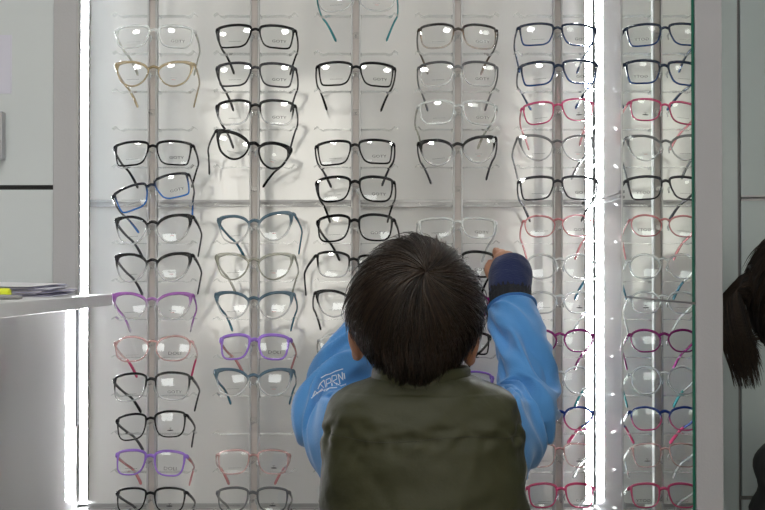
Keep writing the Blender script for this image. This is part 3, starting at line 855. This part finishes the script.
# right hand: palm, pinching thumb and forefinger, three curled fingers
chain(V, Fc, [WRR, WRR + Vector((-.001, .030, .022)), WRR + Vector((-.002, .055, .043))], [.022, .026, .025], 14)
GH = P(494.5, 254.5, 2.180)
finger = [
 [(.1985, 2.138, 1.218), (.1935, 2.154, 1.2345), (.1925, 2.166, 1.2395), (.1920, 2.180, 1.2350)],
 [(.205, 2.146, 1.226), (.2035, 2.168, 1.236), (.2025, 2.178, 1.222), (.2015, 2.170, 1.210)],
 [(.214, 2.142, 1.222), (.2135, 2.164, 1.226), (.2125, 2.172, 1.211), (.2105, 2.162, 1.201)],
 [(.222, 2.134, 1.213), (.2225, 2.152, 1.214), (.2215, 2.158, 1.202), (.2195, 2.150, 1.195)],
]
for k, f in enumerate(finger):
    r0 = (.0072, .0074, .0072, .0064)[k]
    chain(V, Fc, f, [r0 * 1.08, r0, r0 * .92, r0 * .78], 10, 4)
chain(V, Fc, [(.192, 2.106, 1.188), (.1800, 2.130, 1.200), (.1785, 2.150, 1.210), (.1840, 2.168, 1.2195)], [.0105, .0088, .0078, .0066], 10, 4)
# left hand, open and relaxed in front of the chest
lw_ = WRL
chain(V, Fc, [lw_, lw_ + Vector((.006, .02, .028)), lw_ + Vector((.012, .035, .052))], [.020, .025, .024], 14)
for k in range(4):
    b0 = lw_ + Vector((.030 - .012 * k, .036, .062 - .004 * abs(k - 1.2)))
    L_ = (.050, .056, .052, .042)[k]
    chain(V, Fc, [b0 - Vector((0, 0, .012)), b0 + Vector((.002, .006, L_ * .4)), b0 + Vector((.003, .018, L_ * .68)), b0 + Vector((.003, .030, L_ * .8))], [.0075, .007, .0064, .0056], 10, 4)
chain(V, Fc, [lw_ + Vector((.022, .018, .018)), lw_ + Vector((.040, .030, .036)), lw_ + Vector((.046, .042, .056)), lw_ + Vector((.044, .050, .068))], [.0105, .0088, .0076, .006], 10, 4)
for s in (-1, 1):
    chain(V, Fc, [(BX + s * .06, BY, .62), (BX + s * .066, BY + .005, .34), (BX + s * .07, BY - .005, .09), (BX + s * .072, BY + .0, .05)], [.075, .055, .036, .034], 14)
    chain(V, Fc, [(BX + s * .072, BY - .02, .045), (BX + s * .076, BY + .06, .035), (BX + s * .08, BY + .12, .025)], [.034, .03, .022], 12)
remesh('body', loc(V), Fc, M['skin'], root, .0034, 3)
eyes(root, HC - OFF, fw, rt, 1.0)

# vest: quilted, back seam, stand collar
ZSEAM = .9795
def vest_disp(p, a, t, d):
    seams = (ZSEAM, .845, .715)
    dist = min(abs(p.z - s) for s in seams)
    k = 1 - math.exp(-(dist / .010) ** 1.3)
    puff = (.0034 * (k - .6) + .0022 * math.exp(-((dist - .05) / .05) ** 2) * k) * (1 - .7 * abs(d.x)) + 0 * math.exp(-((dist - .05) / .05) ** 2) * k
    if p.z > 1.035: puff *= .4
    n1 = noise.noise(Vector((p.x * 16 + p.z * 9, p.y * 9, p.z * 24 - p.x * 12)))
    n2 = noise.noise(Vector((p.x * 55, p.y * 55, p.z * 70 + 3)))
    n3 = noise.noise(Vector((p.x * 34 - p.z * 20, p.y * 20, p.z * 8)))
    near = math.exp(-(dist / .02) ** 2)
    puff += .0045 * n1 + .0035 * max(0, abs(n3) - .12) + (.0012 + .0055 * near) * n2 - .005 * max(0, .35 - abs(noise.noise(Vector((p.x * 9 + p.z * 11, 4.2, p.z * 5 - p.x * 4)))) * 3)
    return p + d * puff
V, Fc = [], []
keys = [(BX, BY, .60, .140, .108, 2.4), (BX, BY, .66, .146, .112, 2.4), (BX, BY, .78, .146, .113, 2.4), (BX, BY, .88, .145, .112, 2.4), (BX, BY, .955, .141, .108, 2.4),
        (BX, BY, .995, .138, .102, 2.4), (BX, BY + .002, 1.022, .129, .090, 2.3), (BX, BY, 1.040, .110, .075, 2.2), (BX, BY - .004, 1.053, .080, .064, 2.1), (BX, BY - .004, 1.060, .062, .058, 2.0)]
loft(V, Fc, ringset(keys, 12), 160, vest_disp)
vest = mk('vest', loc(V), Fc, M['vest'], root, True)
# collar band
def col_disp(p, a, t, d):
    return p + d * (.0025 * noise.noise(Vector((p.x * 40, p.y * 40, p.z * 90))))
V, Fc = [], []
CX, CY = BX - .003, BY - .006
out_r = [(1.030, .0715, .068), (1.045, .0705, .067), (1.056, .070, .066), (1.066, .069, .065), (1.0705, .067, .063), (1.069, .0635, .060), (1.058, .060, .057), (1.038, .060, .057)]
loft(V, Fc, [(CX, CY, z_, a_, b_, 2.05) for z_, a_, b_ in out_r], 72, col_disp)
Fc.pop(); Fc.pop()
mk('collar', loc(V), Fc, M['vest'], vest, True)
# stitched seam across the back and armhole piping
V, Fc = [], []
vb = BVHTree.FromPolygons([v.co.copy() for v in vest.data.vertices], [tuple(p.vertices) for p in vest.data.polygons])
sp_ = []
nst = 110
for i in range(nst):
    x0_ = lerp(-.132, .132, i / nst); x1_ = lerp(-.132, .132, (i + .62) / nst)
    pr = []
    for xx in (x0_, x1_):
        h = vb.ray_cast(Vector((xx, -.5, ZSEAM + .0035 * math.sin(xx * 30))), Vector((0, 1, 0)))
        if h[0] is not None: pr.append(h[0] + h[1] * .0004)
    if len(pr) == 2: tube(V, Fc, pr, [.0007, .0007], 5)
mk('stitching', V, Fc, principled('olive_thread', (.030, .030, .018), .8), vest)['kind'] = 'stuff'

# sleeves of the blue sweatshirt
def make_sleeve(sh, el, wr, seed, out):
    mid = sh.lerp(el, .55) + Vector((-out * .002, -.002, -.019))
    m2 = el.lerp(wr, .5) + Vector((out * .004, -.006, .0))
    ctl = [sh + Vector((-out * .050, -.01, -.004)), sh + Vector((-out * .002, .01, .0)), mid, el + Vector((0, .0, -.002)), m2, wr.lerp(m2, .18), wr]
    pts = catmull(ctl, 26)
    rk = [(.044, .066), (.045, .070), (.045, .056), (.043, .048), (.042, .046), (.040, .040), (.037, .037)]
    m = len(pts); rad = []
    for i in range(m):
        t = i / 26; k = min(int(t), len(rk) - 2); f = min(1.0, t - k)
        tt = i / (m - 1)
        r = .0050 * math.exp(-((tt - .972) / .018) ** 2)      # rolled hem
        r -= .0020 * math.exp(-((tt - .935) / .014) ** 2)
        rad.append((lerp(rk[k][0], rk[k + 1][0], f) + r, lerp(rk[k][1], rk[k + 1][1], f) + r))
    def d(t, a):
        am = .22 * math.exp(-((t - .50) / .18) ** 2) + .09 * math.exp(-((t - .28) / .14) ** 2) + .08 * math.exp(-((t - .74) / .13) ** 2)
        w1 = 1.5 * math.sin(a + seed) + .7 * noise.noise(Vector((math.cos(a) * 1.4, math.sin(a) * 1.4, seed)))
        n1 = noise.noise(Vector((t * 11 + w1, math.cos(a) * .55 + seed, math.sin(a) * .55)))
        n2 = noise.noise(Vector((t * 7 - 2.0 * math.cos(a), math.cos(a) * 1.3, math.sin(a) * 1.3 + seed * 2)))
        fold = 1.2 - 4.2 * math.sqrt(n1 * n1 + .004)
        return 1 + max(-.17, am * 1.25 * fold) + .07 * n2 * (1 if t < .88 else .2)
    V, Fc = [], []
    tube(V, Fc, pts, rad, 96, disp=d)
    return mk('sleeve', loc(V), Fc, M['fleece'], root, True), pts
sr, ptsr = make_sleeve(SHR, ELR, WRR + Vector((0, -.018, -.027)), 1.3, 1)
sl, ptsl = make_sleeve(SHL, ELL, WRL + Vector((0, -.006, -.008)), 4.1, -1)
# black ribbed cuff and navy glove on the raised hand
V, Fc = [], []
def rib(t, a): return 1 + .018 * math.sin(a * 26) + .03 * noise.noise(Vector((math.cos(a) * 2, math.sin(a) * 2, t * 6)))
cp = catmull([WRR + Vector((0, -.030, -.042)), WRR + Vector((0, -.014, -.020)), WRR + Vector((.0, -.005, -.009)), WRR + Vector((.0, .003, .0))], 6)
tube(V, Fc, cp, [lerp(.034, .0345, i / (len(cp) - 1)) for i in range(len(cp))], 96, disp=rib)
mk('ribbed_cuff', loc(V), Fc, M['fleece_rib'], root, True)
V, Fc = [], []
gp = catmull([WRR + Vector((0, -.006, -.009)), WRR + Vector((.001, .008, .008)), WRR + Vector((.003, .024, .024)), WRR + Vector((.0055, .040, .037)), WRR + Vector((.0065, .050, .045)), WRR + Vector((.0065, .055, .049))], 6)
gk = [.0325, .0355, .0365, .033, .0235, .010]
gr = [lerp(gk[min(i // 6, 4)], gk[min(i // 6, 4) + 1], (i / 6) - min(i // 6, 4)) for i in range(len(gp))]
def gd(t, a): return 1 + .05 * noise.noise(Vector((math.cos(a) * 1.5, math.sin(a) * 1.5, t * 5))) + .02 * noise.noise(Vector((math.cos(a) * 5, math.sin(a) * 5, t * 16)))
tube(V, Fc, gp, gr, 64, disp=gd)
mk('glove', loc(V), Fc, M['glove'], root, True)
V, Fc = [], []
cp = catmull([WRL + Vector((0, -.016, -.020)), WRL, WRL + Vector((.003, .008, .012))], 6)
tube(V, Fc, cp, [.031] * len(cp), 64, disp=rib)
mk('ribbed_cuff', loc(V), Fc, M['fleece_rib'], root, True)

# white line print on the left sleeve, laid on the cloth
sbv = BVHTree.FromPolygons([v.co.copy() for v in sl.data.vertices], [tuple(p.vertices) for p in sl.data.polygons])
cam0 = Vector((0, 0, CAMZ)) - OFF
def on_sleeve(px, py):
    q = P(px, py, 1.9) - OFF
    h = sbv.ray_cast(cam0, (q - cam0).normalized())
    return (h[0] + h[1] * .0006) if h[0] is not None else None
strokes = [[(311.5, 398), (317, 393), (323, 390), (330, 388), (337, 387.5)], [(318, 389), (320, 384), (324, 380)], [(320, 384), (324, 388)], [(324, 380), (326, 388)],
           [(326, 380), (327, 387)], [(326, 380), (330, 378), (331, 382), (327, 384)], [(332, 376), (332, 386)], [(332, 376), (336, 375), (337, 379), (333, 381), (338, 386)],
           [(338, 374), (340, 384)], [(338, 374), (343, 380), (342, 372)], [(330, 374), (336, 371), (343, 369)], [(344, 373), (345, 379)],
           [(313, 396), (315, 391), (318, 394)], [(319, 392), (322, 389), (325, 391)], [(326, 391), (329, 388)], [(336, 383), (341, 386), (346, 384)], [(321, 378), (326, 375), (330, 374)]]
V, Fc = [], []
for st in strokes:
    pr = []
    for k in range(len(st) - 1):
        for q in range(4):
            pp = on_sleeve(lerp(st[k][0], st[k + 1][0], q / 4), lerp(st[k][1], st[k + 1][1], q / 4))
            if pp is not None: pr.append(pp)
    pp = on_sleeve(*st[-1])
    if pp is not None: pr.append(pp)
    if len(pr) > 1: tube(V, Fc, pr, [.0011] * len(pr), 5)
if V: mk('sleeve_print', V, Fc, M['white'], sl)['label'] = 'white outline lettering printed on the sleeve'

# trousers, shoes
V, Fc = [], []
for s in (-1, 1):
    chain(V, Fc, [(BX + s * .058, BY, .66), (BX + s * .064, BY, .50), (BX + s * .067, BY + .005, .32), (BX + s * .072, BY - .004, .085)], [.088, .084, .066, .056], 24)
loft(V, Fc, ringset([(BX, BY, .56, .13, .10, 2.3), (BX, BY, .64, .135, .104, 2.3), (BX, BY, .70, .128, .098, 2.3)], 4), 48)
remesh('trousers', loc(V), Fc, M['denim'], root, .008, 3)
for s in (-1, 1):
    V, Fc = [], []
    x = BX + s * .077
    loft(V, Fc, [(x, BY + .045, .018, .044, .112, 2.6), (x, BY + .045, .035, .045, .113, 2.6), (x, BY + .038, .055, .042, .10, 2.4), (x, BY + .01, .075, .040, .07, 2.2), (x, BY - .012, .095, .042, .05, 2), (x, BY - .014, .105, .040, .048, 2)], 32)
    so = mk('shoe', loc(V), Fc, M['shoe'], root, True)
    V, Fc = [], []
    loft(V, Fc, [(x, BY + .045, .0, .044, .113, 2.6), (x, BY + .045, .018, .047, .116, 2.6)], 32)
    mk('sole', loc(V), Fc, M['sole'], so)

# hair
def make_hair(parent, off, C, R, whorl, n, ok, base_ok, mat, lift=.006, seed=1, swirl=.5, wid=.0011, taper=.0, wild=.10):
    rnd = random.Random(seed)
    w = whorl.normalized()
    e1 = w.cross(Vector((0, 1, .3))).normalized(); e2 = w.cross(e1)
    def surf(th, ph, r):
        d = w * math.cos(th) + (e1 * math.cos(ph) + e2 * math.sin(ph)) * math.sin(th)
        k = 1 - taper * sstep(0, .1, -d.z * R.z)
        ky = 1 + (1.3 * taper * sstep(.03, .11, -d.z * R.z) if d.y < 0 else 0)
        return Vector((C.x + d.x * R.x * r * k, C.y + d.y * R.y * r * ky, C.z + d.z * R.z * r)), d
    # under-mass
    V, Fc = [], []
    nu, nv = 96, 64
    b = {}
    for j in range(nv + 1):
        for i in range(nu):
            p, d = surf(PI * j / nv, 2 * PI * i / nu, .955)
            q = noise.noise(Vector((math.cos(2 * PI * i / nu) * 7, math.sin(2 * PI * i / nu) * 7, j * .09)))
            V.append(p + d * (.004 * q))
    for j in range(nv):
        for i in range(nu):
            a = j * nu + i; a2 = j * nu + (i + 1) % nu
            f = (a, a + nu, a2 + nu, a2)
            if all(base_ok(V[k]) for k in f): Fc.append(f)
    hb = mk('hair', [v - off for v in V], Fc, M['hairbase'], parent, True)
    V, Fc = [], []
    for k in range(n):
        clump = rnd.randrange(140)
        cr = random.Random(clump * 7 + seed)
        th0 = abs(rnd.gauss(0, 1)) * .18 if k < n * .18 else rnd.uniform(.05, 2.0)
        ph0 = rnd.uniform(0, 2 * PI)
        cph = cr.uniform(0, 2 * PI)
        ln = rnd.uniform(.55, 1.05)
        h0 = rnd.uniform(.93, .99); h1 = rnd.uniform(.97, 1.035) if rnd.random() > wild else rnd.uniform(1.02, 1.10)
        h1 += .035 * math.sin(cph * 3) + .03 * noise.noise(Vector((math.cos(ph0) * 2.2, math.sin(ph0) * 2.2, th0 * 1.5)))
        # neighbouring strands gather into locks
        lock = round(ph0 / (2 * PI / 56)) * (2 * PI / 56)
        pts = []
        m = 9
        for i in range(m):
            t = i / (m - 1)
            th = th0 + ln * t
            ph = lerp(ph0, lock, .75 * t) + swirl * (1 - math.exp(-th * 1.2)) + .05 * math.sin(th * 5 + cph)
            arch = math.sin(PI * min(1, t * 1.1)) * .018
            p, d = surf(min(th, PI - .02), ph, lerp(h0, h1, t) + arch)
            pts.append(p)
        keep = []
        for p in pts:
            if ok(p): keep.append(p)
            else: break
        if len(keep) < 3: continue
        mm = len(keep)
        ww = wid * rnd.uniform(.6, 1.2)
        tube(V, Fc, keep, [ww * (1 - .85 * (i / (mm - 1)) ** 2) for i in range(mm)], 3)
    mk('hair_strands', [v - off for v in V], Fc, mat, hb, True)['kind'] = 'stuff'
    return hb
HR = Vector((.0955, .108, .108))
HCC = Vector((.0462, 1.803, 1.1415))
def hair_ok(p):
    q = p - HCC
    if q.y > .045 and q.z < .035: return False
    if q.y > .0 and q.z < -.020 - .4 * (q.y): return False
    if q.y > -.03 and q.z < -.062 - (.3 * abs(q.x)): return False
    return q.z > -.106 - .012 * math.sin(q.x * 160)
def base_ok(p):
    q = p - HCC
    if q.y > .040 and q.z < .040: return False
    if q.y > .005 and q.z < -.015: return False
    return q.z > -.100
make_hair(root, OFF, HCC, HR, P(428, 268, 1.71) - HCC, 5200, hair_ok, base_ok, M['hair'], seed=3, swirl=.7, taper=.27, wild=.22)

# ---- the second person, at the right edge behind the partition ----
WX, WY = .672, 1.86
r2 = empty('person', (WX, WY, 0))
r2['label'] = 'person with dark ponytail and black jacket, mostly cut off by the right picture edge'
r2['category'] = 'person'
OF2 = Vector((WX, WY, 0))
def loc2(V): return [Vector(v) - OF2 for v in V]
H2 = Vector((.632, WY, 1.167))
V, Fc = [], []
ellipsoid(V, Fc, H2 + Vector((.005, 0, .004)), (.090, .078, .098), 28, 20)
face(V, Fc, H2, Vector((1, 0, 0)), Vector((0, -1, 0)), .98)
for s in (-1, 1): ellipsoid(V, Fc, H2 + Vector((.005, s * .080, -.012)), (.014, .008, .024), 12, 10)
chain(V, Fc, [H2 + Vector((-.01, 0, -.06)), (WX - .015, WY, 1.02), (WX, WY, .96)], [.048, .044, .055])
loft(V, Fc, ringset([(WX, WY, .55, .085, .12, 2.2), (WX, WY, .70, .08, .11, 2.2), (WX, WY, .86, .088, .125, 2.2), (WX, WY, .95, .08, .13, 2.2), (WX, WY, .99, .05, .07, 2)], 4), 40)
for s in (-1, 1):
    sh = Vector((WX, WY + s * .14, .94)); el = Vector((WX + .02, WY + s * .17, .73)); wr = Vector((WX + .13, WY + s * .15, .60))
    chain(V, Fc, [sh + Vector((0, -s * .02, -.02)), el, wr], [.034, .032, .024], 14)
    chain(V, Fc, [wr, wr + Vector((.04, 0, -.022)), wr + Vector((.065, 0, -.036))], [.02, .023, .021], 12)
    for k in range(4):
        b0 = wr + Vector((.068, s * (.018 - .012 * k), -.038))
        L_ = (.05, .056, .052, .04)[k]
        chain(V, Fc, [b0, b0 + Vector((L_ * .45, 0, -.012)), b0 + Vector((L_ * .7, 0, -.028)), b0 + Vector((L_ * .75, 0, -.042))], [.0075, .007, .0064, .0056], 10, 4)
    chain(V, Fc, [wr + Vector((.02, -s * .014, -.006)), wr + Vector((.045, -s * .03, -.014)), wr + Vector((.066, -s * .032, -.03))], [.0105, .0085, .0065], 10, 4)
    chain(V, Fc, [(WX, WY + s * .06, .58), (WX + .01, WY + s * .065, .32), (WX - .005, WY + s * .07, .06)], [.075, .055, .036], 14)
    chain(V, Fc, [(WX - .02, WY + s * .07, .045), (WX + .06, WY + s * .074, .035), (WX + .12, WY + s * .078, .025)], [.034, .03, .022], 12)
remesh('body', loc2(V), Fc, M['skin2'], r2, .0045, 3)
eyes(r2, H2 - OF2, Vector((1, 0, 0)), Vector((0, -1, 0)), .98)
V, Fc = [], []
def jk(p, a, t, d):
    return p + d * (.006 * math.sin(p.z * 2 * PI / .075) + .004 * noise.noise(Vector((p.x * 20, p.y * 20, p.z * 20))))
loft(V, Fc, ringset([(WX, WY, .50, .125, .155, 2.4), (WX, WY, .62, .125, .155, 2.4), (WX, WY, .78, .122, .16, 2.4), (WX, WY, .90, .115, .165, 2.4), (WX, WY, .965, .09, .14, 2.3), (WX, WY, .995, .062, .075, 2), (WX - .005, WY, 1.02, .056, .06, 2)], 10), 80, jk)
mk('jacket', loc2(V), Fc, M['blackcloth'], r2, True)
for s in (-1, 1):
    V, Fc = [], []
    pts = catmull([(WX, WY + s * .11, .945), (WX + .005, WY + s * .165, .86), (WX + .02, WY + s * .18, .73), (WX + .08, WY + s * .168, .66), (WX + .128, WY + s * .15, .602)], 8)
    tube(V, Fc, pts, [lerp(.062, .04, i / (len(pts) - 1)) for i in range(len(pts))], 32, disp=lambda t, a: 1 + .06 * math.sin(t * 34))
    mk('sleeve', loc2(V), Fc, M['blackcloth'], r2, True)
V, Fc = [], []
for s in (-1, 1):
    chain(V, Fc, [(WX, WY + s * .058, .62), (WX, WY + s * .064, .48), (WX + .008, WY + s * .067, .32), (WX - .003, WY + s * .072, .085)], [.085, .082, .064, .052], 20)
loft(V, Fc, [(WX, WY, .52, .10, .13, 2.3), (WX, WY, .60, .104, .134, 2.3), (WX, WY, .66, .098, .128, 2.3)], 40)
remesh('trousers', loc2(V), Fc, M['blackcloth'], r2, .008, 3)
for s in (-1, 1):
    V, Fc = [], []
    y = WY + s * .077
    loft(V, Fc, [(WX + .045, y, .0, .112, .044, 2.6), (WX + .045, y, .035, .113, .045, 2.6), (WX + .038, y, .055, .10, .042, 2.4), (WX + .01, y, .075, .07, .040, 2.2), (WX - .012, y, .105, .048, .042, 2)], 32)
    mk('shoe', loc2(V), Fc, M['shoe'], r2, True)
def ok2(p):
    q = p - H2
    if q.x > .045 and q.z < .04: return False
    if q.x > .01 and q.z < -.01: return False
    return q.z > -.095 - .6 * q.x * (q.x > -1)
def bok2(p):
    q = p - H2
    if q.x > .05 and q.z < .045: return False
    if q.x > .01 and q.z < -.02: return False
    return q.z > -.09
hb2 = make_hair(r2, OF2, H2, Vector((.104, .094, .109)), Vector((.8, .0, .7)), 2200, ok2, bok2, M['hair2'], seed=9, swirl=.0)
# ponytail
V, Fc = [], []
rnd = random.Random(5)
tie = P(742, 285, 1.86)
for k in range(900):
    a = rnd.uniform(0, 2 * PI); rr = math.sqrt(rnd.random())
    s0 = tie + Vector((.020 + .012 * rnd.random(), .020 * rr * math.cos(a), .022 * rr * math.sin(a)))
    mid1 = tie + Vector((-.018 + .014 * rr * math.sin(a), .026 * rr * math.cos(a), -.010 + .016 * rr * math.sin(a)))
    mid2 = tie + Vector((-.010 + .024 * rr * math.sin(a), .026 * rr * math.cos(a), -.070))
    ln = rnd.uniform(.065, .152)
    spread = rr * math.sin(a)
    e = tie + Vector((.008 + .020 * spread + rnd.gauss(0, .003), .018 * rr * math.cos(a), -ln))
    pts = catmull([s0, mid1, mid2, e], 4)
    m = len(pts)
    tube(V, Fc, pts, [.0010 * (1 - .8 * (i / (m - 1)) ** 3) for i in range(m)], 3)
mk('ponytail', loc2(V), Fc, M['hair2'], hb2, True)['kind'] = 'stuff'
V, Fc = [], []
tp = [tie + Vector((.014, .024 * math.cos(a), .026 * math.sin(a))) for a in [2 * PI * i / 20 for i in range(21)]]
tube(V, Fc, tp, [.005] * 21, 8)
mk('hair_tie', loc2(V), Fc, M['blackcloth'], hb2, True)

# ------------------------------------------------------------------ daylight, camera, output
w = bpy.data.worlds.new('World'); SC.world = w; w.use_nodes = True
bg = w.node_tree.nodes['Background']; bg.inputs['Color'].default_value = (1.0, .94, .84, 1); bg.inputs['Strength'].default_value = 4.8
cam = bpy.data.cameras.new('Camera'); cam.sensor_width = 36; cam.lens = 36 * F / 765; cam.clip_start = .05
co = bpy.data.objects.new('Camera', cam); COL.objects.link(co)
co.location = (0, 0, CAMZ); co.rotation_euler = (PI / 2 + PITCH, 0, 0)
SC.camera = co
SC.view_settings.view_transform = 'Standard'; SC.view_settings.look = 'None'; SC.view_settings.gamma = 1; SC.view_settings.use_curve_mapping = False
SC.view_settings.exposure = 0.68
cy = SC.cycles
cy.use_denoising = True
cy.transparent_max_bounces = 40; cy.max_bounces = 10; cy.diffuse_bounces = 5; cy.glossy_bounces = 6; cy.transmission_bounces = 8
cy.caustics_reflective = False; cy.caustics_refractive = False
cy.sample_clamp_indirect = 6
